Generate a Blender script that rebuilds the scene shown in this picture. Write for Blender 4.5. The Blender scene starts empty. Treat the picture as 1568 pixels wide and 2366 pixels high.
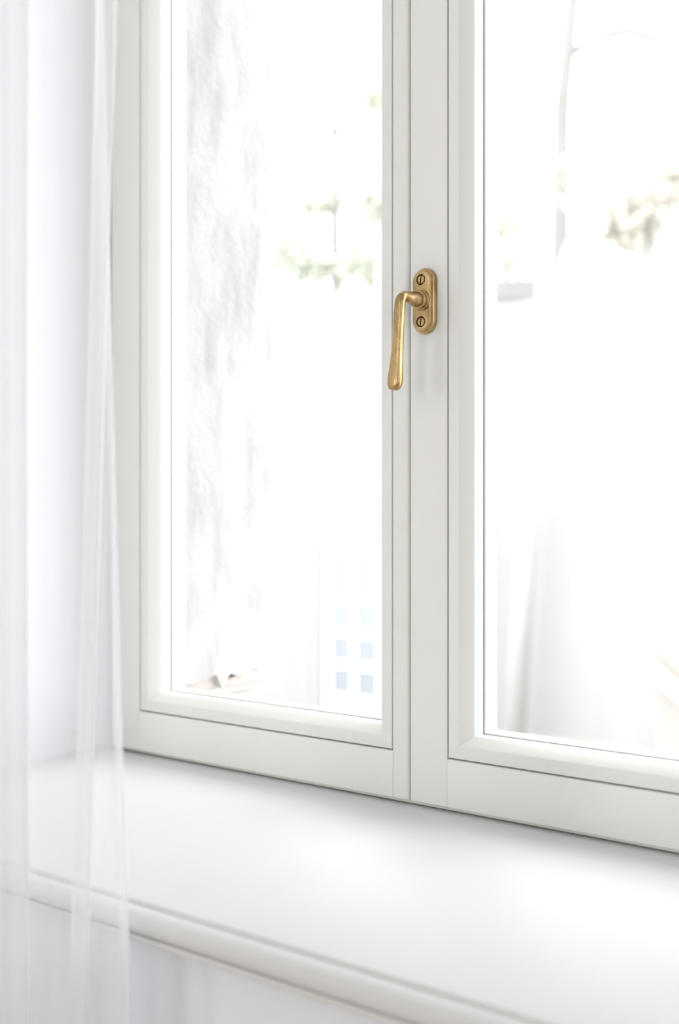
import bpy, bmesh, math, random
from mathutils import Vector, Matrix
random.seed(7)
S = bpy.context.scene
COL = S.collection

# ------------------------------------------------------------------ camera, sky, exposure
THETA = math.radians(39.5)
SILL_Z = 0.80
cd = bpy.data.cameras.new('camera')
cam = bpy.data.objects.new('camera', cd)
COL.objects.link(cam)
cam.location = (0.0, -1.0, SILL_Z + 0.2985)
cam.rotation_euler = (math.pi / 2, 0, THETA)
cd.sensor_fit = 'VERTICAL'
cd.sensor_height = 36.0
cd.sensor_width = 24.0
cd.lens = 2900 / 2366 * 36.0
cd.shift_y = -18 / 2366
cd.clip_start = 0.05
cd.clip_end = 200
cd.dof.use_dof = True
cd.dof.focus_distance = 1.215
cd.dof.aperture_fstop = 3.7
S.camera = cam

SKY = 5.6                                   # flat overcast sky
world = bpy.data.worlds.new('overcast_sky')
S.world = world
world.use_nodes = True
bg = world.node_tree.nodes['Background']
bg.inputs[0].default_value = (0.99, 0.987, 0.986, 1)
bg.inputs[1].default_value = SKY

S.view_settings.view_transform = 'Standard'
S.view_settings.look = 'None'
S.view_settings.gamma = 1
S.view_settings.use_curve_mapping = False
S.view_settings.exposure = 0.28
cy = S.cycles
cy.max_bounces = 14
cy.diffuse_bounces = 7
cy.glossy_bounces = 5
cy.transmission_bounces = 8
cy.transparent_max_bounces = 32
cy.use_denoising = True
cy.caustics_reflective = False
cy.caustics_refractive = False
cy.sample_clamp_indirect = 6.0
cy.blur_glossy = 0.5


def portal(loc, rot, sx, sy):
    l = bpy.data.lights.new('window_portal', 'AREA')
    l.shape = 'RECTANGLE'
    l.size, l.size_y = sx, sy
    l.cycles.is_portal = True
    o = bpy.data.objects.new('window_portal', l)
    o.location, o.rotation_euler = loc, rot
    COL.objects.link(o)


# the window in view and the two tall openings of the room (sky light comes in there)
portal((-0.72, 0.235, 1.6), (-math.pi / 2, 0, 0), 0.85, 1.65)
BACK_OPEN = [(-2.7, -1.95), (-0.5, 0.15)]
BACK_Z = (0.75, 2.55)
EAST_OPEN = (-2.7, -2.0)
portal((2.42, sum(EAST_OPEN) / 2, sum(BACK_Z) / 2), (0, math.pi / 2, 0), BACK_Z[1] - BACK_Z[0], EAST_OPEN[1] - EAST_OPEN[0])
for a, b in BACK_OPEN:
    portal(((a + b) / 2, -4.62, sum(BACK_Z) / 2), (math.pi / 2, 0, 0), b - a, BACK_Z[1] - BACK_Z[0])


# ------------------------------------------------------------------ helpers
def link(name, bm, mat, parent=None, smooth=None):
    me = bpy.data.meshes.new(name)
    bmesh.ops.recalc_face_normals(bm, faces=bm.faces)
    bm.to_mesh(me)
    bm.free()
    if mat:
        for m in (mat if isinstance(mat, (list, tuple)) else [mat]):
            me.materials.append(m)
    if smooth:
        for p in me.polygons:
            p.use_smooth = True
        if smooth < 180:
            me.set_sharp_from_angle(angle=math.radians(smooth))
    o = bpy.data.objects.new(name, me)
    COL.objects.link(o)
    if parent:
        o.parent = parent
    return o


def empty(name, loc=(0, 0, 0)):
    o = bpy.data.objects.new(name, None)
    o.empty_display_size = 0.05
    o.location = loc
    COL.objects.link(o)
    return o


def tag(o, label=None, cat=None, group=None, kind=None):
    if label:
        o['label'] = label
    if cat:
        o['category'] = cat
    if group:
        o['group'] = group
    if kind:
        o['kind'] = kind
    return o


def box(bm, x0, x1, y0, y1, z0, z1):
    v = [bm.verts.new((x, y, z)) for x in (x0, x1) for y in (y0, y1) for z in (z0, z1)]
    for q in ((0, 1, 3, 2), (4, 6, 7, 5), (0, 4, 5, 1), (2, 3, 7, 6), (0, 2, 6, 4), (1, 5, 7, 3)):
        bm.faces.new([v[i] for i in q])
    return v


def bevel(bm, pred, w, seg=3):
    es = [e for e in bm.edges if pred(e.verts[0].co, e.verts[1].co)]
    if es:
        bmesh.ops.bevel(bm, geom=es, offset=w, segments=seg, affect='EDGES', profile=0.5)


def boxes(*bs):
    bm = bmesh.new()
    for b in bs:
        box(bm, *b)
    return bm


def extrude_x(profile, x0, x1, closed=True):
    """profile: list of (y, z)."""
    bm = bmesh.new()
    a = [bm.verts.new((x0, y, z)) for y, z in profile]
    b = [bm.verts.new((x1, y, z)) for y, z in profile]
    n = len(profile)
    for i in range(n if closed else n - 1):
        j = (i + 1) % n
        bm.faces.new((a[i], a[j], b[j], b[i]))
    if closed:
        bm.faces.new(a)
        bm.faces.new(b[::-1])
    return bm


def mitred(rect, profile, side, bm=None):
    """One mitred member of a rectangular ring. rect = (x0, x1, z0, z1); profile = closed list of (inset s, y)."""
    bm = bm or bmesh.new()
    x0, x1, z0, z1 = rect

    def corner(k, s):
        return [(x0 + s, z0 + s), (x1 - s, z0 + s), (x1 - s, z1 - s), (x0 + s, z1 - s)][k]
    k0, k1 = {'bottom': (0, 1), 'right': (1, 2), 'top': (2, 3), 'left': (3, 0)}[side]
    ra, rb = [], []
    for s, y in profile:
        x, z = corner(k0, s)
        ra.append(bm.verts.new((x, y, z)))
        x, z = corner(k1, s)
        rb.append(bm.verts.new((x, y, z)))
    n = len(profile)
    for i in range(n):
        j = (i + 1) % n
        bm.faces.new((ra[i], ra[j], rb[j], rb[i]))
    bm.faces.new(ra)
    bm.faces.new(rb[::-1])
    return bm


def ring(rect, profile):
    bm = bmesh.new()
    for sd in ('left', 'right', 'top', 'bottom'):
        mitred(rect, profile, sd, bm)
    bmesh.ops.remove_doubles(bm, verts=bm.verts, dist=1e-6)
    return bm


def lathe_y(profile, seg=40):
    """profile: (r, y) around the local y axis, closed caps."""
    bm = bmesh.new()
    rings = []
    for r, y in profile:
        rings.append([bm.verts.new((r * math.cos(2 * math.pi * i / seg), y, r * math.sin(2 * math.pi * i / seg))) for i in range(seg)])
    for a, b in zip(rings, rings[1:]):
        for i in range(seg):
            bm.faces.new((a[i], a[(i + 1) % seg], b[(i + 1) % seg], b[i]))
    bm.faces.new(rings[0])
    bm.faces.new(rings[-1][::-1])
    return bm


def tube(bm, pts, radii, seg=10):
    rings = []
    n = len(pts)
    up = Vector((0.31, 0.94, 0.12)).normalized()
    for i in range(n):
        p = Vector(pts[i])
        t = (Vector(pts[min(i + 1, n - 1)]) - Vector(pts[max(i - 1, 0)])).normalized()
        a = t.cross(up).normalized()
        b = t.cross(a)
        rings.append([bm.verts.new(p + (a * math.cos(k * 2 * math.pi / seg) + b * math.sin(k * 2 * math.pi / seg)) * radii[i]) for k in range(seg)])
    for a, b in zip(rings, rings[1:]):
        for k in range(seg):
            bm.faces.new((a[k], a[(k + 1) % seg], b[(k + 1) % seg], b[k]))
    bm.faces.new(rings[0])
    bm.faces.new(rings[-1][::-1])


# ------------------------------------------------------------------ materials
def mat(name, rgb, rough=0.5, metal=0.0, spec=0.5, noise=None, bump=None, coat=0.0):
    m = bpy.data.materials.new(name)
    m.use_nodes = True
    nt = m.node_tree
    b = nt.nodes['Principled BSDF']
    b.inputs['Base Color'].default_value = (*rgb, 1)
    b.inputs['Roughness'].default_value = rough
    b.inputs['Metallic'].default_value = metal
    b.inputs['Specular IOR Level'].default_value = spec
    b.inputs['Coat Weight'].default_value = coat
    if noise or bump:
        tc = nt.nodes.new('ShaderNodeTexCoord')
        mp = nt.nodes.new('ShaderNodeMapping')
        nt.links.new(tc.outputs['Object'], mp.inputs[0])
    if noise:                               # (second colour, scale xyz, lo, hi)
        rgb2, sc, lo, hi = noise
        mp.inputs['Scale'].default_value = sc
        n = nt.nodes.new('ShaderNodeTexNoise')
        n.inputs['Scale'].default_value = 1.0
        n.inputs['Detail'].default_value = 6
        n.inputs['Roughness'].default_value = 0.6
        nt.links.new(mp.outputs[0], n.inputs['Vector'])
        mr = nt.nodes.new('ShaderNodeMapRange')
        mr.inputs['From Min'].default_value = lo
        mr.inputs['From Max'].default_value = hi
        nt.links.new(n.outputs['Fac'], mr.inputs['Value'])
        mx = nt.nodes.new('ShaderNodeMix')
        mx.data_type = 'RGBA'
        mx.inputs[6].default_value = (*rgb, 1)
        mx.inputs[7].default_value = (*rgb2, 1)
        nt.links.new(mr.outputs[0], mx.inputs[0])
        nt.links.new(mx.outputs[2], b.inputs['Base Color'])
    if bump:                                # (scale, strength, distance)
        n2 = nt.nodes.new('ShaderNodeTexNoise')
        n2.inputs['Scale'].default_value = bump[0]
        n2.inputs['Detail'].default_value = 4
        nt.links.new(tc.outputs['Object'], n2.inputs['Vector'])
        bp = nt.nodes.new('ShaderNodeBump')
        bp.inputs['Strength'].default_value = bump[1]
        bp.inputs['Distance'].default_value = bump[2]
        nt.links.new(n2.outputs['Fac'], bp.inputs['Height'])
        nt.links.new(bp.outputs[0], b.inputs['Normal'])
    return m


PAINT = mat('window_paint', (0.80, 0.789, 0.745), 0.38, spec=0.4, bump=(60, 0.04, 0.0006))
SILLP = mat('sill_paint', (0.70, 0.698, 0.691), 0.5, spec=0.3, bump=(25, 0.05, 0.001))
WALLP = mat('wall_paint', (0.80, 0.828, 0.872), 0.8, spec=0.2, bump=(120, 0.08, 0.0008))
ROOMP = mat('room_paint', (0.80, 0.80, 0.80), 0.85, spec=0.2)
FLOORP = mat('pale_oak_floor', (0.70, 0.64, 0.56), 0.5, noise=((0.62, 0.56, 0.48), (2, 30, 1), 0.35, 0.65))
SEALSHADEM = mat('seal_rubber_gap_shade', (0.09, 0.07, 0.045), 0.7)  # rubber of the glazing seals, also the shade colour in the leaf joint
SPACER = mat('spacer_metal', (0.86, 0.87, 0.88), 0.45, spec=0.5)
EDGEM = mat('edge_sealant', (0.66, 0.73, 0.86), 0.5, spec=0.4)
PLASTER = mat('stained_plaster', (0.41, 0.41, 0.408), 0.9, spec=0.1,
              noise=((0.29, 0.282, 0.278), (22, 22, 7), 0.46, 0.72), bump=(90, 0.35, 0.004))
BRICK = mat('pink_brick', (0.50, 0.45, 0.425), 0.9, spec=0.1, noise=((0.42, 0.385, 0.37), (40, 40, 40), 0.4, 0.65), bump=(140, 0.4, 0.003))
MORTAR = mat('mortar', (0.60, 0.59, 0.58), 0.95, spec=0.1)
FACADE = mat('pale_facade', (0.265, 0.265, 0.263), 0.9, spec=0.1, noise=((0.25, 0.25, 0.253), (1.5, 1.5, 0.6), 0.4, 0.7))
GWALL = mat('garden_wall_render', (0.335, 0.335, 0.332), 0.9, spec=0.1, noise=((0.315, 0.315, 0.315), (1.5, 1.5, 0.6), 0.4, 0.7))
WHITEOUT = mat('white_outdoor_paint', (0.72, 0.72, 0.73), 0.5)
PANE = mat('far_pane', (0.19, 0.215, 0.235), 0.25, spec=0.6)
GRAVEL = mat('pale_gravel', (0.42, 0.417, 0.41), 0.95, spec=0.1, noise=((0.37, 0.37, 0.36), (8, 8, 8), 0.4, 0.65))
LEAF = mat('glare_washed_leaf', (0.45, 0.485, 0.41), 0.6, spec=0.3, noise=((0.50, 0.52, 0.44), (1.2, 1.2, 1.2), 0.4, 0.6))  # glare and haze put into the leaf green as a paler, greyer tone
LEAFB = mat('tan_leaf', (0.54, 0.52, 0.465), 0.6, spec=0.3, noise=((0.52, 0.52, 0.45), (1.2, 1.2, 1.2), 0.4, 0.6))
BARK = mat('pale_bark', (0.42, 0.42, 0.415), 0.9, spec=0.1, noise=((0.38, 0.38, 0.38), (6, 6, 2), 0.4, 0.65))
BARKD = mat('grey_bark', (0.20, 0.195, 0.19), 0.9, spec=0.1, noise=((0.16, 0.155, 0.15), (6, 6, 2), 0.4, 0.65))
BOARD = mat('beige_board', (0.33, 0.318, 0.298), 0.8, spec=0.2, noise=((0.305, 0.293, 0.272), (14, 14, 1.2), 0.4, 0.65))


def brass_mat():
    m = mat('aged_brass', (0.52, 0.365, 0.18), 0.30, metal=1.0, noise=((0.29, 0.18, 0.07), (75, 75, 45), 0.44, 0.70), bump=(160, 0.10, 0.0006))
    nt = m.node_tree
    b = nt.nodes['Principled BSDF']
    n = nt.nodes.new('ShaderNodeTexNoise')
    n.inputs['Scale'].default_value = 130
    n.inputs['Detail'].default_value = 5
    mr = nt.nodes.new('ShaderNodeMapRange')
    mr.inputs['To Min'].default_value = 0.16
    mr.inputs['To Max'].default_value = 0.40
    nt.links.new(n.outputs['Fac'], mr.inputs['Value'])
    nt.links.new(mr.outputs[0], b.inputs['Roughness'])
    return m


BRASS = brass_mat()


def glass_mat():
    m = bpy.data.materials.new('window_glass')
    m.use_nodes = True
    nt = m.node_tree
    nt.nodes.clear()
    out = nt.nodes.new('ShaderNodeOutputMaterial')
    tr = nt.nodes.new('ShaderNodeBsdfTransparent')
    tr.inputs[0].default_value = (0.99, 0.99, 0.99, 1)
    gl = nt.nodes.new('ShaderNodeBsdfGlossy')
    gl.inputs['Roughness'].default_value = 0.0
    lw = nt.nodes.new('ShaderNodeLayerWeight')
    p = nt.nodes.new('ShaderNodeMath')
    p.operation = 'POWER'
    p.inputs[1].default_value = 5.0
    ma = nt.nodes.new('ShaderNodeMath')
    ma.operation = 'MULTIPLY_ADD'
    ma.inputs[1].default_value = 0.9
    ma.inputs[2].default_value = 0.04
    mx = nt.nodes.new('ShaderNodeMixShader')
    lw.inputs['Blend'].default_value = 0.5
    nt.links.new(lw.outputs['Facing'], p.inputs[0])
    nt.links.new(p.outputs[0], ma.inputs[0])
    nt.links.new(ma.outputs[0], mx.inputs[0])
    nt.links.new(tr.outputs[0], mx.inputs[1])
    nt.links.new(gl.outputs[0], mx.inputs[2])
    nt.links.new(mx.outputs[0], out.inputs[0])
    return m


GLASS = glass_mat()


def sheer_mat(t):
    """Open weave: the share of light that passes through the holes falls as the cloth turns edge-on."""
    m = bpy.data.materials.new('sheer_voile')
    m.use_nodes = True
    nt = m.node_tree
    nt.nodes.clear()
    N = nt.nodes.new
    out = N('ShaderNodeOutputMaterial')
    tr = N('ShaderNodeBsdfTransparent')
    df = N('ShaderNodeBsdfDiffuse')
    tl = N('ShaderNodeBsdfTranslucent')
    for x in (df, tl):
        x.inputs[0].default_value = (0.875, 0.883, 0.905, 1)
    m1 = N('ShaderNodeMixShader')
    m1.inputs[0].default_value = 0.20
    nt.links.new(df.outputs[0], m1.inputs[1])
    nt.links.new(tl.outputs[0], m1.inputs[2])
    lw = N('ShaderNodeLayerWeight')
    lw.inputs['Blend'].default_value = 0.5
    c = N('ShaderNodeMath')
    c.operation = 'SUBTRACT'
    c.inputs[0].default_value = 1.0
    nt.links.new(lw.outputs['Facing'], c.inputs[1])
    mxx = N('ShaderNodeMath')
    mxx.operation = 'MAXIMUM'
    mxx.inputs[1].default_value = 0.12
    nt.links.new(c.outputs[0], mxx.inputs[0])
    dv = N('ShaderNodeMath')
    dv.operation = 'DIVIDE'
    dv.inputs[0].default_value = 1.0
    nt.links.new(mxx.outputs[0], dv.inputs[1])
    pw = N('ShaderNodeMath')
    pw.operation = 'POWER'
    pw.inputs[0].default_value = t
    nt.links.new(dv.outputs[0], pw.inputs[1])
    mx = N('ShaderNodeMixShader')
    nt.links.new(pw.outputs[0], mx.inputs[0])
    nt.links.new(m1.outputs[0], mx.inputs[1])
    nt.links.new(tr.outputs[0], mx.inputs[2])
    nt.links.new(mx.outputs[0], out.inputs[0])
    return m


SHEER = sheer_mat(0.675)

# ------------------------------------------------------------------ room shell
X0, X1, YB, YW, H = -3.6, 2.4, -4.6, -0.345, 2.8
WX0, WX1, WZ0, WZ1 = -1.197, -0.250, 0.77, 2.43           # opening in the room's window wall
tag(link('floor', boxes((X0, X1, YB, YW + 0.3, -0.1, 0)), FLOORP), 'pale oak floor of the room below the window', 'floor', kind='structure')
tag(link('ceiling', boxes((X0, X1, YB, 0.06, H, H + 0.1)), ROOMP), 'plain white ceiling of the room', 'ceiling', kind='structure')
tag(link('wall_west', boxes((X0 - 0.1, X0, YB, 0.06, 0, H)), ROOMP), 'plain white side wall behind the curtain', 'wall', kind='structure')
tag(link('wall_east', boxes((X1, X1 + 0.1, YB, EAST_OPEN[0], 0, H), (X1, X1 + 0.1, EAST_OPEN[1], 0.06, 0, H), (X1, X1 + 0.1, *EAST_OPEN, 0, BACK_Z[0]), (X1, X1 + 0.1, *EAST_OPEN, BACK_Z[1], H)), ROOMP), 'white side wall with one tall opening opposite the curtain', 'wall', kind='structure')
bb, zz = BACK_OPEN, BACK_Z
tag(link('wall_south', boxes((X0, X1, YB - 0.1, YB, 0, zz[0]), (X0, X1, YB - 0.1, YB, zz[1], H),
                             (X0, bb[0][0], YB - 0.1, YB, *zz), (bb[0][1], bb[1][0], YB - 0.1, YB, *zz), (bb[1][1], X1, YB - 0.1, YB, *zz)), ROOMP),
    'white wall behind the viewer with two tall openings', 'wall', kind='structure')
tag(link('wall_north', boxes((X0, WX0, YW, 0.06, 0, H), (WX1, X1, YW, 0.06, 0, H), (WX0, WX1, YW, 0.06, 0, WZ0 - 0.0005), (WX0, WX1, YW, 0.06, WZ1, H)), WALLP),
    'cool pale grey wall under the window sill', 'wall', kind='structure')

DOORM = mat('added_door_oak', (0.075, 0.045, 0.022), 0.45, noise=((0.05, 0.028, 0.013), (30, 30, 2), 0.4, 0.65))
D1 = tag(empty('added_door_1', (1.80, YB, 0)), 'unseen dark panelled door added behind the viewer to darken the brass reflections', 'door', kind='structure')  # out of view, added so the brass has something dark to reflect
link('added_door_leaf', boxes((1.30, 2.30, YB + 0.0005, YB + 0.04, 0.001, 2.1)), DOORM, D1).matrix_parent_inverse = Matrix.Translation((-1.80, -YB, 0))
for pz0, pz1 in ((0.2, 0.95), (1.1, 1.95)):
    for px0, px1 in ((1.42, 1.74), (1.86, 2.18)):
        link('panel', boxes((px0, px1, YB + 0.0405, YB + 0.052, pz0, pz1)), DOORM, D1).matrix_parent_inverse = Matrix.Translation((-1.80, -YB, 0))

D2 = tag(empty('added_door_2', (X1, -3.95, 0)), 'second unseen dark door, added on the side wall to darken the brass reflections', 'door', kind='structure')  # added beside the first to widen the dark reflection in the handle
link('added_door_leaf', boxes((X1 - 0.04, X1 - 0.0005, -4.42, -3.48, 0.001, 2.1)), DOORM, D2).matrix_parent_inverse = Matrix.Translation((-X1, 3.95, 0))
for pz0, pz1 in ((0.2, 0.95), (1.1, 1.95)):
    for py0, py1 in ((-4.30, -4.0), (-3.9, -3.6)):
        link('panel', boxes((X1 - 0.052, X1 - 0.0405, py0, py1, pz0, pz1)), DOORM, D2).matrix_parent_inverse = Matrix.Translation((-X1, 3.95, 0))

# outer masonry: its left reveal shows plaster over brick
OX0, OX1, OZ0, OZ1 = -1.130, -0.317, 0.79, 2.36
CORE = OX0 - 0.022
wo = tag(link('wall_outside', boxes((X0, CORE, 0.0605, 0.229, -1.1, 3.2), (OX1, X1, 0.0605, 0.229, -1.1, 3.2),
                                    (CORE, OX1, 0.0605, 0.229, -1.1, OZ0), (CORE, OX1, 0.0605, 0.229, OZ1, 3.2)), MORTAR),
         'outer reveal of stained white plaster flaking off pink brick, seen through the left pane', 'wall', kind='structure')
edge = [(0.061, 0.8765), (0.090, 0.8760), (0.103, 0.8768), (0.116, 0.8800), (0.127, 0.8825), (0.131, 0.8740), (0.136, 0.8640), (0.142, 0.8655),
        (0.146, 0.8760), (0.152, 0.8815), (0.163, 0.8775), (0.175, 0.8770), (0.186, 0.8795), (0.198, 0.8835), (0.209, 0.8850), (0.219, 0.8940), (0.226, 0.9010), (0.229, 0.9025)]
bm = bmesh.new()
f1 = [bm.verts.new((OX0, y, z)) for y, z in edge] + [bm.verts.new((OX0, 0.229, OZ1)), bm.verts.new((OX0, 0.061, OZ1))]
f2 = [bm.verts.new((OX0 - 0.008 + 0.003 * math.sin(i * 2.1), v.co.y, v.co.z + (0.002 if i < len(edge) else 0))) for i, v in enumerate(f1)]
n = len(f1)
for i in range(n):
    bm.faces.new((f1[i], f1[(i + 1) % n], f2[(i + 1) % n], f2[i]))
bm.faces.new(f1)
bm.faces.new(f2[::-1])
bmesh.ops.triangulate(bm, faces=[f for f in bm.faces if len(f.verts) > 4])
tag(link('plaster_coat', bm, PLASTER, wo), 'grey stained white plaster with a broken lower edge')
bk = None
for r in range(22):                                        # bricks of the reveal: visible where the plaster is gone
    z0 = OZ0 + 0.001 + r * 0.0715
    if z0 + 0.062 > OZ1:
        break
    cuts = [(0.062, 0.140), (0.150, 0.2285)] if r % 2 else [(0.062, 0.090), (0.100, 0.2285)]
    for y0, y1 in cuts:
        d = random.uniform(-0.0015, 0.0015)
        bm = bmesh.new()
        box(bm, CORE - 0.02, OX0 - 0.0095 + d, y0, y1, z0, z0 + 0.0615)
        bevel(bm, lambda a, b: True, 0.003, 1)
        link('brick', bm, BRICK, wo)

# ------------------------------------------------------------------ fixed frame (trim_1)
T1 = tag(empty('trim_1', (-0.7235, 0, SILL_Z)), 'off white fixed frame in which both window leaves hang', 'frame', kind='structure')


def part(name, bm, m, parent, smooth=None):
    o = link(name, bm, m, parent, smooth)
    o.matrix_parent_inverse = Matrix.Translation(-Vector(parent.location)) if parent.parent is None else Matrix.Identity(4)
    return o


JX0, JX1 = -1.1965, -0.2505
part('jamb', boxes((JX0, -1.1700, 0.014, 0.0600, SILL_Z + 0.0012, 2.4295)), PAINT, T1)
part('jamb', boxes((-0.2770, JX1, 0.014, 0.0600, SILL_Z + 0.0012, 2.4295)), PAINT, T1)
part('head', boxes((JX0 + 0.0265, JX1 - 0.0265, 0.014, 0.0600, 2.395, 2.4295)), PAINT, T1)
bm = boxes((JX0 + 0.0265, JX1 - 0.0265, 0.0085, 0.0600, SILL_Z + 0.0016, SILL_Z + 0.0255))
part('bottom_rail', bm, PAINT, T1)

# ------------------------------------------------------------------ the two leaves (window_1 left, window_2 right)
def arc(cx, cy, r, a0, a1, n=4):
    return [(cx + r * math.cos(math.radians(a0 + (a1 - a0) * i / n)), cy + r * math.sin(math.radians(a0 + (a1 - a0) * i / n))) for i in range(n + 1)]


BZ = SILL_Z + 0.0056                                        # underside of the leaves
RZ = SILL_Z + 0.0525                                        # groove above the bottom rail
TOPZ = 2.405
BEAD = ([(0.0016, 0.0138), (0.0016, 0.0012)] + arc(0.0028, 0.0012, 0.0012, 180, 270, 3) + arc(0.0128, 0.0022, 0.0022, 270, 326, 4)
        + [(0.0222, 0.0124), (0.0226, 0.0138)])
GLAZE = [(0.0, 0.0300), (0.0236, 0.0300), (0.0242, 0.0308), (0.0242, 0.0520), (0.0222, 0.0540), (0.0, 0.0540)]


def stile(x0, x1, parent, rl=0.002, rr=0.002, name='stile'):
    """x0..x1 on the face; the body behind the bead is the lip."""
    bm = bmesh.new()
    box(bm, x0, x1, 0.0, 0.054, BZ, TOPZ)
    bevel(bm, lambda a, b: abs(a.y) < 1e-6 and abs(b.y) < 1e-6 and abs(a.x - x0) < 1e-6 and abs(b.x - x0) < 1e-6, rl, 5)
    bevel(bm, lambda a, b: abs(a.y) < 1e-6 and abs(b.y) < 1e-6 and abs(a.x - x1) < 1e-6 and abs(b.x - x1) < 1e-6, rr, 5)
    bevel(bm, lambda a, b: a.y < 0.004 and b.y < 0.004 and abs(a.z - BZ) < 1e-6 and abs(b.z - BZ) < 1e-6 and abs(a.y - b.y) < 0.004, 0.0018, 3)
    return part(name, bm, PAINT, parent, 35)


def leaf(name, xs, label, rl, rr, meet):
    xa, xb, xc, xd = xs                                     # outer face edge, groove, groove, outer face edge
    e = tag(empty(name, ((xa + xd) / 2, 0, BZ)), label, 'window', kind='structure')
    stile(xa, xb, e, rl[0], rl[1])
    stile(xc, xd, e, rr[0], rr[1])
    g = 0.00025
    for z0, z1, nm in ((BZ, RZ, 'bottom_rail'), (TOPZ - 0.048, TOPZ, 'top_rail')):
        bm = bmesh.new()
        box(bm, xb + g, xc - g, 0.00005, 0.054, z0, z1)
        bevel(bm, lambda a, b: a.y < 1e-3 and b.y < 1e-3 and abs(a.z - b.z) < 1e-6, 0.0016, 3)
        part(nm, bm, PAINT, e, 35)
    R = (xb, xc, RZ, TOPZ - 0.048)
    for sd in ('left', 'right', 'top', 'bottom'):
        part('glazing_bead', mitred(R, BEAD, sd), PAINT, e, 30)
    for sd in ('left', 'right', 'top', 'bottom'):
        part('outer_bead', mitred(R, GLAZE, sd), PAINT, e)
    s = 0.0205
    q = (R[0] + s, R[1] - s, R[2] + s, R[3] - s)
    part('glass_pane', boxes((q[0], q[1], 0.0141, 0.0163, q[2], q[3])), GLASS, e)
    part('glass_pane', boxes((q[0], q[1], 0.0268, 0.0290, q[2], q[3])), GLASS, e)
    tag(part('edge_seal', ring(R, [(0.001, 0.0140), (0.0226, 0.0140), (0.0226, 0.0205), (0.001, 0.0205)]), EDGEM, e), 'pale blue sealant strip along the inner pane')
    part('spacer_bar', ring(R, [(0.001, 0.0206), (0.0226, 0.0206), (0.0226, 0.0291), (0.001, 0.0291)]), SPACER, e)
    tag(part('seal', ring(R, [(0.001, 0.0292), (0.0228, 0.0292), (0.0228, 0.0299), (0.001, 0.0299)]), SEALSHADEM, e), 'thin dark rubber seal')
    return e


W1 = leaf('window_1', (-1.1830, -1.1325, -0.7554, -0.7368),
          'left casement leaf, off white, mostly seen between the sheer curtain and the brass handle', (0.002, 0.0006), (0.0006, 0.0042), 1)
W2 = leaf('window_2', (-0.7342, -0.6902, -0.3140, -0.2640),
          'right casement leaf, off white, carrying the brass handle on its left stile', (0.002, 0.0006), (0.0006, 0.002), 0)
# rebate strip that closes the joint between the leaves from behind
part('rebate_strip', boxes((-0.7367, -0.7341, 0.0190, 0.0535, BZ + 0.001, TOPZ - 0.001)), PAINT, W2)

tag(part('gap_shade_strip', boxes((-0.7367, -0.7341, 0.0120, 0.0188, BZ + 0.001, TOPZ - 0.001)), SEALSHADEM, W2), 'dark brown strip put in as shade for the joint')  # dark strip added to deepen the shade in the gap between the leaves

# ------------------------------------------------------------------ brass handle on window_2
HX, HZ = -0.7144, 1.2965


def superring(bm, c, ax, bx, a, b, n, seg=32):
    vs = []
    for i in range(seg):
        t = 2 * math.pi * i / seg
        ct, st = math.cos(t), math.sin(t)
        u = math.copysign(abs(ct) ** (2 / n), ct) * a
        v = math.copysign(abs(st) ** (2 / n), st) * b
        vs.append(bm.verts.new(c + ax * u + bx * v))
    return vs


#        y,      z,      dx,     a,      b,      exponent
LEVER = [(-0.0140, 0.0000, 0.0, 0.0076, 0.0076, 2.0),
         (-0.0170, 0.0000, 0.0, 0.0077, 0.0077, 2.0),
         (-0.0205, 0.0000, 0.0, 0.0072, 0.0072, 2.0),
         (-0.0245, 0.0001, 0.0, 0.0061, 0.0062, 2.0),
         (-0.0285, 0.0004, 0.0, 0.0053, 0.0056, 2.0),
         (-0.0330, 0.0008, 0.0, 0.0050, 0.0053, 2.1),
         (-0.0370, 0.0006, 0.0, 0.0050, 0.0051, 2.2),
         (-0.0400, -0.0008, 0.0, 0.0051, 0.0050, 2.4),
         (-0.0420, -0.0035, 0.0, 0.0051, 0.0047, 2.6),
         (-0.0430, -0.0075, -0.0001, 0.0051, 0.0043, 2.7),
         (-0.0436, -0.0150, -0.0002, 0.0050, 0.0041, 4.2),
         (-0.0442, -0.0280, -0.0005, 0.0048, 0.0040, 4.2),
         (-0.0449, -0.0420, -0.0009, 0.0048, 0.0040, 4.2),
         (-0.0457, -0.0560, -0.0014, 0.0054, 0.0043, 4.2),
         (-0.0466, -0.0680, -0.0018, 0.0063, 0.0046, 4.2),
         (-0.0474, -0.0770, -0.0021, 0.0071, 0.0050, 4.2),
         (-0.0480, -0.0830, -0.0023, 0.0073, 0.0051, 3.0),
         (-0.0484, -0.0868, -0.0024, 0.0068, 0.0047, 2.6),
         (-0.0486, -0.0890, -0.0025, 0.0054, 0.0037, 2.3),
         (-0.0487, -0.0902, -0.0025, 0.0032, 0.0022, 2.1)]
bm = bmesh.new()
rings = []
for i, (y, z, dx, a, b, nx) in enumerate(LEVER):
    p0, p1 = LEVER[max(i - 1, 0)], LEVER[min(i + 1, len(LEVER) - 1)]
    t = Vector((0, p1[0] - p0[0], p1[1] - p0[1])).normalized()
    X = Vector((1, 0, 0))
    rings.append(superring(bm, Vector((HX + dx, y, HZ + z)), X, t.cross(X), a, b, nx))
for r0, r1 in zip(rings, rings[1:]):
    for k in range(32):
        bm.faces.new((r0[k], r0[(k + 1) % 32], r1[(k + 1) % 32], r1[k]))
bm.faces.new(rings[0])
bm.faces.new(rings[-1][::-1])
HAN = part('window_handle', bm, BRASS, W2, 60)
sub = HAN.modifiers.new('round', 'SUBSURF')
sub.levels = sub.render_levels = 2
tag(HAN, 'aged brass lever handle hanging straight down from an oval plate')


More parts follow.
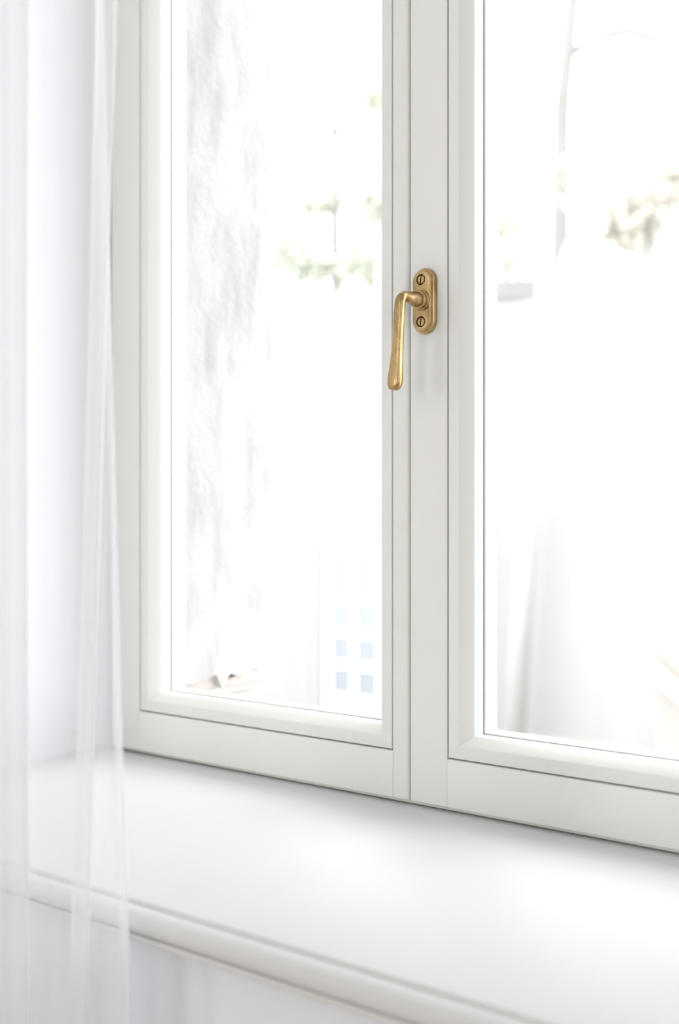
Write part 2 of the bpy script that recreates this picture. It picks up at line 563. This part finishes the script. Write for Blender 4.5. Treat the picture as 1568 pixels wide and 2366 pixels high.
def stadium(bm, w, h, y, seg=24):
    vs = []
    k = h - w
    for i in range(seg):
        t = math.pi * i / (seg - 1)
        vs.append(bm.verts.new((HX + w * math.cos(t), y, HZ + k + w * math.sin(t))))
    for i in range(seg):
        t = math.pi + math.pi * i / (seg - 1)
        vs.append(bm.verts.new((HX + w * math.cos(t), y, HZ - k + w * math.sin(t))))
    return vs


bm = bmesh.new()
prof = [(13.0, 32.0, 0.0), (13.0, 32.0, 2.9), (12.85, 31.85, 3.6), (12.4, 31.4, 4.2), (11.8, 30.8, 4.5), (11.35, 30.35, 4.6), (11.1, 30.1, 4.9),
        (11.0, 30.0, 5.5), (11.0, 30.0, 6.6), (10.8, 29.8, 7.5), (10.3, 29.3, 8.2), (9.6, 28.6, 8.6), (9.0, 28.0, 8.7)]
rs = [stadium(bm, w / 1000, h / 1000, -y / 1000) for w, h, y in prof]
for a, b in zip(rs, rs[1:]):
    for k in range(len(a)):
        bm.faces.new((a[k], a[(k + 1) % len(a)], b[(k + 1) % len(a)], b[k]))
bm.faces.new(rs[0])
bm.faces.new(rs[-1][::-1])
ROS = part('rosette', bm, BRASS, HAN, 50)
SCREWS = [(HX - 0.0006, HZ + 0.0203, math.radians(8)), (HX - 0.0006, HZ - 0.0206, math.radians(9))]
cb = bmesh.new()                                            # screw holes, cut and applied to the mesh
for x, z, a in SCREWS:
    c = lathe_y([(0.0026, -0.0040), (0.0054, -0.0088), (0.0054, -0.012)], 32)
    me = bpy.data.meshes.new('hole')
    bmesh.ops.recalc_face_normals(c, faces=c.faces)
    c.to_mesh(me)
    c.free()
    nv = len(cb.verts)
    cb.from_mesh(me)
    cb.verts.ensure_lookup_table()
    for v in cb.verts[nv:]:
        v.co.x += x
        v.co.z += z
PATINA = mat('dark_patina', (0.07, 0.042, 0.015), 0.6, spec=0.3)
cut = part('hole_cutter', cb, PATINA, HAN)
md = ROS.modifiers.new('holes', 'BOOLEAN')
md.operation = 'DIFFERENCE'
md.object = cut
md.solver = 'EXACT'
md.material_mode = 'TRANSFER'
bpy.context.view_layer.update()
dg = bpy.context.evaluated_depsgraph_get()
new = bpy.data.meshes.new_from_object(ROS.evaluated_get(dg))
ROS.modifiers.clear()
ROS.data = new
new.set_sharp_from_angle(angle=math.radians(50))
bpy.data.objects.remove(cut)

COLL = part('collar', lathe_y([(0.0100, -0.0080), (0.0100, -0.0098), (0.0097, -0.0106), (0.0090, -0.0110), (0.0083, -0.0111), (0.0080, -0.0115),
                               (0.0083, -0.0119), (0.0091, -0.0121), (0.0093, -0.0126), (0.0093, -0.0142), (0.0090, -0.0150), (0.0083, -0.0154), (0.0070, -0.0154)], 48), BRASS, HAN, 40)
COLL.data.transform(Matrix.Translation((HX, 0, HZ)))
for x, z, a in SCREWS:
    bm = bmesh.new()
    sg, r, sl = 14, 0.0043, 0.00058
    for sgn in (1, -1):                                     # two domed half-discs either side of the slot
        a0 = math.asin(sl / r)
        outer = [(r * math.cos(t), r * math.sin(t)) for t in [-math.pi / 2 + a0 + (math.pi - 2 * a0) * i / sg for i in range(sg + 1)]]
        lo = [bm.verts.new((sgn * px, -0.0055, pz)) for px, pz in outer]
        hi = [bm.verts.new((sgn * px, -0.0082, pz)) for px, pz in outer]
        inn = [bm.verts.new((sgn * (sl + (px - sl) * 0.8), -0.0087, pz * 0.8)) for px, pz in outer]
        m = len(outer)
        for i in range(m - 1):
            bm.faces.new((lo[i], lo[i + 1], hi[i + 1], hi[i]))
            bm.faces.new((hi[i], hi[i + 1], inn[i + 1], inn[i]))
        bm.faces.new((lo[0], hi[0], inn[0], inn[-1], hi[-1], lo[-1]))
        bm.faces.new(inn)
    base = lathe_y([(0.0030, -0.0045), (0.0043, -0.0062), (0.0043, -0.0068)], 28)
    me = bpy.data.meshes.new('tmp')
    base.to_mesh(me)
    base.free()
    nf = len(bm.faces)
    bm.from_mesh(me)
    bm.faces.ensure_lookup_table()
    for f in bm.faces[nf:]:
        f.material_index = 1
    bpy.data.meshes.remove(me)
    bm.transform(Matrix.Translation((x, 0, z)) @ Matrix.Rotation(a, 4, 'Y'))
    part('screw', bm, [BRASS, PATINA], HAN)

# ------------------------------------------------------------------ window sill
SL = tag(empty('windowsill', (-0.7235, -0.18, SILL_Z)), 'deep white painted sill board with a rounded front edge under the window', 'sill', kind='structure')
SX0, SX1 = WX0 + 0.0003, WX1 - 0.0003
z = SILL_Z
bm = extrude_x([(0.0600, z), (0.0600, z - 0.0295), (-0.3440, z - 0.0295), (-0.3655, z - 0.0295), (-0.3655, z - 0.0018), (-0.3650, z - 0.0006), (-0.3640, z)], SX0, SX1)
part('sill_board', bm, SILLP, SL, 40)
# nosing in front of the board: it runs past the opening on both sides
nose = [(-0.3656, z - 0.0295), (-0.3656, z - 0.0034), (-0.3668, z - 0.0034)] + \
       [(-0.3668 - 0.0120 * math.sin(math.radians(a)), z - 0.0134 + 0.0100 * math.cos(math.radians(a))) for a in range(8, 173, 12)] + \
       [(-0.3668, z - 0.0236), (-0.3650 - 0.006, z - 0.0242), (-0.3712, z - 0.0252), (-0.3712, z - 0.0285), (-0.3702, z - 0.0295)]
part('nosing', extrude_x(nose, SX0 - 0.10, SX1 + 0.10), SILLP, SL, 40)
part('bed_strip', extrude_x([(-0.3452, z - 0.0296), (-0.3640, z - 0.0296), (-0.3640, z - 0.0326), (-0.3600, z - 0.0340), (-0.3452, z - 0.0340)], SX0 - 0.09, SX1 + 0.09), SILLP, SL)

# ------------------------------------------------------------------ sheer curtain
PLAN = [(-1.52, -0.420, 0), (-1.48, -0.450, 0), (-1.44, -0.410, 0), (-1.39, -0.450, 0), (-1.34, -0.408, 0), (-1.28, -0.448, 0), (-1.22, -0.405, 0),
        (-1.15, -0.450, 0), (-1.09, -0.405, 0), (-1.02, -0.445, 0), (-0.96, -0.420, 0), (-0.92, -0.475, 0),
        (-0.7643, -0.4792, 0), (-0.742, -0.466, 0), (-0.7355, -0.4568, 0), (-0.7394, -0.451, 0), (-0.7528, -0.449, 0),
        (-0.7637, -0.4541, 0), (-0.7717, -0.4529, 0), (-0.7705, -0.4455, 0), (-0.7534, -0.4391, 0), (-0.7331, -0.4315, 0),
        (-0.7135, -0.4257, -0.03), (-0.7047, -0.4223, -0.042), (-0.7065, -0.4173, -0.042), (-0.7163, -0.4164, -0.04), (-0.7238, -0.4186, -0.042),
        (-0.7288, -0.4162, -0.04), (-0.729, -0.4113, -0.035), (-0.7181, -0.4074, -0.01), (-0.7023, -0.4061, 0.034), (-0.6914, -0.4062, 0.044),
        (-0.6925, -0.4032, 0.044), (-0.6995, -0.4012, 0.042), (-0.7035, -0.4019, 0.039)]


def catmull(p, sub=6):
    out = []
    n = len(p)
    for i in range(n - 1):
        a, b, c, d = p[max(i - 1, 0)], p[i], p[i + 1], p[min(i + 2, n - 1)]
        for k in range(sub):
            t = k / sub
            out.append(tuple(0.5 * (2 * b[j] + (c[j] - a[j]) * t + (2 * a[j] - 5 * b[j] + 4 * c[j] - d[j]) * t * t + (3 * b[j] - a[j] - 3 * c[j] + d[j]) * t ** 3) for j in range(3)))
    out.append(p[-1])
    return out


CZ = [0.004 + i * (2.74 - 0.004) / 72 for i in range(73)]
bm = bmesh.new()
rows = []
pl = catmull(PLAN)
for zc in CZ:
    dz = 0.93 - max(0.3, min(1.6, zc))
    rows.append([bm.verts.new((x + k * dz, y + 0.0012 * math.sin(zc * 5 + i * 0.13), zc)) for i, (x, y, k) in enumerate(pl)])
for a, b in zip(rows, rows[1:]):
    for i in range(len(pl) - 1):
        bm.faces.new((a[i], a[i + 1], b[i + 1], b[i]))
cu = link('sheer_curtain', bm, SHEER, None, 180)
tag(cu, 'sheer white voile curtain hanging in folds in front of the sill', 'curtain')

# ------------------------------------------------------------------ outdoors: courtyard, house, trees, shed
GZ = -1.1
tag(link('ground', boxes((-60, 40, 0.24, 80, GZ - 0.2, GZ)), GRAVEL), 'pale gravel courtyard outside the window', 'ground', kind='structure')

FY = 9.0
DX0, DX1, DZ1 = -8.50, -7.36, 0.62
hs = tag(empty('outbuilding', (-9.5, FY, GZ)), 'pale plastered outbuilding across the courtyard, seen through the left pane', 'building')
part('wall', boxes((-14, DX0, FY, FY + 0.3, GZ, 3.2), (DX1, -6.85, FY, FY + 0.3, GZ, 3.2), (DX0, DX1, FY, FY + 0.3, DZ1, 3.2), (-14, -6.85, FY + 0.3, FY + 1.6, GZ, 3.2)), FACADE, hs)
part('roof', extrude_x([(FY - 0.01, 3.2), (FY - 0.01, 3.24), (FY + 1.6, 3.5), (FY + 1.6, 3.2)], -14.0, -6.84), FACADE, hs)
df = part('door', boxes((DX0, DX0 + 0.06, FY + 0.05, FY + 0.12, GZ, DZ1), (DX1 - 0.06, DX1, FY + 0.05, FY + 0.12, GZ, DZ1), (DX0 + 0.06, DX1 - 0.06, FY + 0.05, FY + 0.12, DZ1 - 0.06, DZ1),
                        (DX0 + 0.06, DX1 - 0.06, FY + 0.05, FY + 0.12, GZ, GZ + 0.20)), WHITEOUT, hs)
tag(df, 'white glazed door with small bluish panes')
cols = [(-8.40, -8.13), (-8.07, -7.79), (-7.73, -7.45)]
rws = [(-0.87, -0.60), (-0.53, -0.27), (-0.20, 0.07), (0.14, 0.52)]
for i in range(3):
    for j in range(4):
        x0, x1 = cols[i]
        z0, z1 = rws[j]
        part('pane', boxes((x0, x1, FY + 0.075, FY + 0.09, z0, z1)), PANE, df)
bars = [(DX0 + 0.06, cols[0][0]), (cols[0][1], cols[1][0]), (cols[1][1], cols[2][0]), (cols[2][1], DX1 - 0.06)]
for a, b in bars:
    part('muntin', boxes((a, b, FY + 0.055, FY + 0.11, GZ + 0.2, DZ1 - 0.06)), WHITEOUT, df)
for a, b in [(GZ + 0.2, rws[0][0])] + [(rws[k][1], rws[k + 1][0]) for k in range(3)] + [(rws[3][1], DZ1 - 0.06)]:
    for x0, x1 in cols:
        part('muntin', boxes((x0, x1, FY + 0.055, FY + 0.11, a, b)), WHITEOUT, df)

gw = tag(empty('garden_wall', (-3.3, 9.4, GZ)), 'pale garden wall with a flat coping, seen through the right pane', 'wall')
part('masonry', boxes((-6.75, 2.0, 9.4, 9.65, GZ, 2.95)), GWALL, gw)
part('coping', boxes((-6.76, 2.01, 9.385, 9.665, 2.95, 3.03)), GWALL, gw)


def leaves(centres, count, size, seed):
    rnd = random.Random(seed)
    vs, fs = [], []
    for _ in range(count):
        cx, cyy, cz, rx, ry, rz = rnd.choice(centres)
        d = Vector((rnd.gauss(0, 1), rnd.gauss(0, 1), rnd.gauss(0, 1))).normalized() * (rnd.random() ** 0.4)
        p = Vector((cx + d.x * rx, cyy + d.y * ry, cz + d.z * rz))
        a = Vector((rnd.gauss(0, 1), rnd.gauss(0, 1), rnd.gauss(-0.4, 0.7))).normalized()
        b = a.cross(Vector((rnd.gauss(0, 1), rnd.gauss(0, 1), rnd.gauss(0, 1)))).normalized()
        nn = a.cross(b) * 0.12
        L = size * rnd.uniform(0.7, 1.3)
        k = len(vs)
        vs += [p, p + (a * 0.4 + b * 0.24 - nn) * L, p + a * L, p + (a * 0.4 - b * 0.24 - nn) * L]
        fs += [(k, k + 1, k + 2), (k, k + 2, k + 3)]
    bm = bmesh.new()
    bv = [bm.verts.new(v) for v in vs]
    for f in fs:
        bm.faces.new([bv[i] for i in f])
    return bm


def tree(name, label, cat, loc, trunk, branches, centres, count, size, seed, lm, group=None, bark=None):
    bark = bark or BARKD
    e = tag(empty(name, loc), label, cat, group)
    bm = bmesh.new()
    tube(bm, [p[:3] for p in trunk], [p[3] for p in trunk])
    part('trunk', bm, bark, e, 180)
    for br in branches:
        bm = bmesh.new()
        tube(bm, [p[:3] for p in br], [p[3] for p in br], 8)
        part('branch', bm, bark, e, 180)
    if centres:
        bm = leaves(centres, count, size, seed)
        c = part('foliage', bm, lm, e)
        c['kind'] = 'stuff'
    return e


t1 = tree('garden_tree', 'slim tree with pale green foliage rising behind the outbuilding roof', 'tree', (-9.9, 11.7, GZ),
     [(-9.9, 11.7, GZ, 0.10), (-9.93, 11.7, 2.5, 0.085), (-9.95, 11.7, 5.3, 0.07), (-9.99, 11.7, 7.4, 0.055), (-10.0, 11.7, 9.0, 0.03)],
     [[(-9.95, 11.7, 4.2, 0.04), (-10.4, 11.7, 4.9, 0.03), (-10.9, 11.7, 5.2, 0.015)], [(-9.95, 11.7, 3.8, 0.04), (-9.5, 11.7, 4.5, 0.03), (-9.1, 11.7, 4.9, 0.015)],
      [(-9.97, 11.7, 5.9, 0.035), (-9.6, 11.7, 6.2, 0.025), (-9.2, 11.7, 6.35, 0.012)]],
     [(-10.3, 11.7, 5.1, 0.55, 0.3, 0.12), (-10.8, 11.7, 4.5, 0.4, 0.3, 0.3), (-10.3, 11.7, 4.3, 0.5, 0.3, 0.25), (-9.9, 11.7, 3.7, 0.6, 0.3, 0.25),
      (-9.2, 11.7, 4.9, 0.22, 0.3, 0.25), (-9.5, 11.7, 4.2, 0.35, 0.3, 0.35), (-10.6, 11.7, 3.7, 0.5, 0.3, 0.3), (-9.25, 11.7, 6.3, 0.18, 0.2, 0.12), (-10, 11.7, 8.6, 0.8, 0.6, 0.8)],
     2900, 0.15, 3, LEAF)
t1.location.x -= 0.6
tree('garden_tree', 'bare grey tree with one long branch arching over the garden wall', 'tree', (-6.33, 10.2, GZ),
     [(-6.33, 10.2, GZ, 0.13), (-6.36, 10.2, 2.0, 0.12), (-6.34, 10.2, 4.3, 0.09), (-6.32, 10.2, 5.1, 0.085), (-6.20, 10.2, 6.2, 0.075), (-6.05, 10.2, 8.0, 0.04)],
     [[(-6.27, 10.2, 5.6, 0.05), (-5.95, 10.2, 5.72, 0.05), (-5.6, 10.2, 5.70, 0.05), (-5.3, 10.2, 5.55, 0.05), (-5.0, 10.2, 5.2, 0.045), (-4.7, 10.2, 4.6, 0.03)],
      [(-6.28, 10.2, 5.5, 0.04), (-6.6, 10.2, 5.8, 0.02)]],
     [(-6.0, 10.2, 8.2, 0.7, 0.5, 0.6), (-4.6, 10.2, 4.6, 0.4, 0.3, 0.4)], 250, 0.15, 5, LEAF)
tree('garden_tree', 'leaning grey trunk crossing in front of the garden wall', 'tree', (-6.1, 9.0, GZ),
     [(-6.15, 9.0, GZ, 0.10), (-5.98, 9.0, 1.2, 0.085), (-5.88, 9.0, 2.0, 0.08), (-5.72, 9.0, 2.95, 0.075), (-5.45, 9.0, 3.6, 0.07), (-5.2, 9.0, 4.0, 0.05)],
     [[(-5.45, 9.0, 3.6, 0.04), (-5.7, 9.0, 3.9, 0.03), (-5.9, 9.0, 4.1, 0.015)]],
     [(-5.3, 9.0, 4.15, 0.35, 0.3, 0.22), (-5.75, 9.0, 4.05, 0.28, 0.25, 0.15)], 220, 0.13, 9, LEAFB, None, BARK)
t4 = tree('garden_bush', 'tan leafed bush showing above the garden wall coping', 'bush', (-4.9, 11.6, GZ),
     [(-4.9, 11.6, GZ, 0.12), (-4.9, 11.6, 2.0, 0.10), (-4.95, 11.6, 4.0, 0.06)], [],
     [(-5.1, 11.6, 4.2, 0.5, 0.3, 0.35), (-4.6, 11.6, 4.4, 0.5, 0.3, 0.4), (-4.0, 11.6, 4.3, 0.6, 0.4, 0.5)], 1900, 0.15, 11, LEAFB, None, BARK)
t4.location.x -= 1.1
t5 = tree('garden_bush', 'small grey green bush in the gap between outbuilding and garden wall', 'bush', (-7.0, 11.6, GZ),
     [(-7.0, 11.6, GZ, 0.07), (-7.0, 11.6, 2.0, 0.06), (-7.05, 11.6, 3.9, 0.04)], [],
     [(-7.05, 11.6, 4.35, 0.28, 0.2, 0.14), (-7.0, 11.6, 4.0, 0.2, 0.2, 0.25), (-7.05, 11.6, 3.5, 0.16, 0.2, 0.3)], 450, 0.13, 13, LEAF, None, BARK)
t5.location.x -= 0.8

sh = tag(empty('garden_shed', (-2.4, 6.2, GZ)), 'beige boarded shed with a sloping white rail in the right pane', 'shed')
for i in range(9):
    x0 = -3.31 + i * 0.21
    bm = boxes((x0, x0 + 0.198, 6.0, 6.03, GZ, 1.16))
    part('board', bm, BOARD, sh)
part('back_wall', boxes((-3.31, -1.42, 6.035, 7.6, GZ, 1.16)), BOARD, sh)
part('roof', extrude_x([(5.85, 1.16), (5.85, 1.22), (7.7, 1.55), (7.7, 1.16)], -3.42, -1.3), WHITEOUT, sh)
bm = bmesh.new()
tube(bm, [(-3.43, 5.9, 0.22), (-3.1, 5.9, -0.02), (-1.9, 5.9, -0.85)], [0.04, 0.04, 0.04], 8)
part('rail', bm, WHITEOUT, sh, 60)
for x, zt in ((-2.0, -0.78),):
    part('post', boxes((x - 0.03, x + 0.03, 5.87, 5.93, GZ, zt)), WHITEOUT, sh)
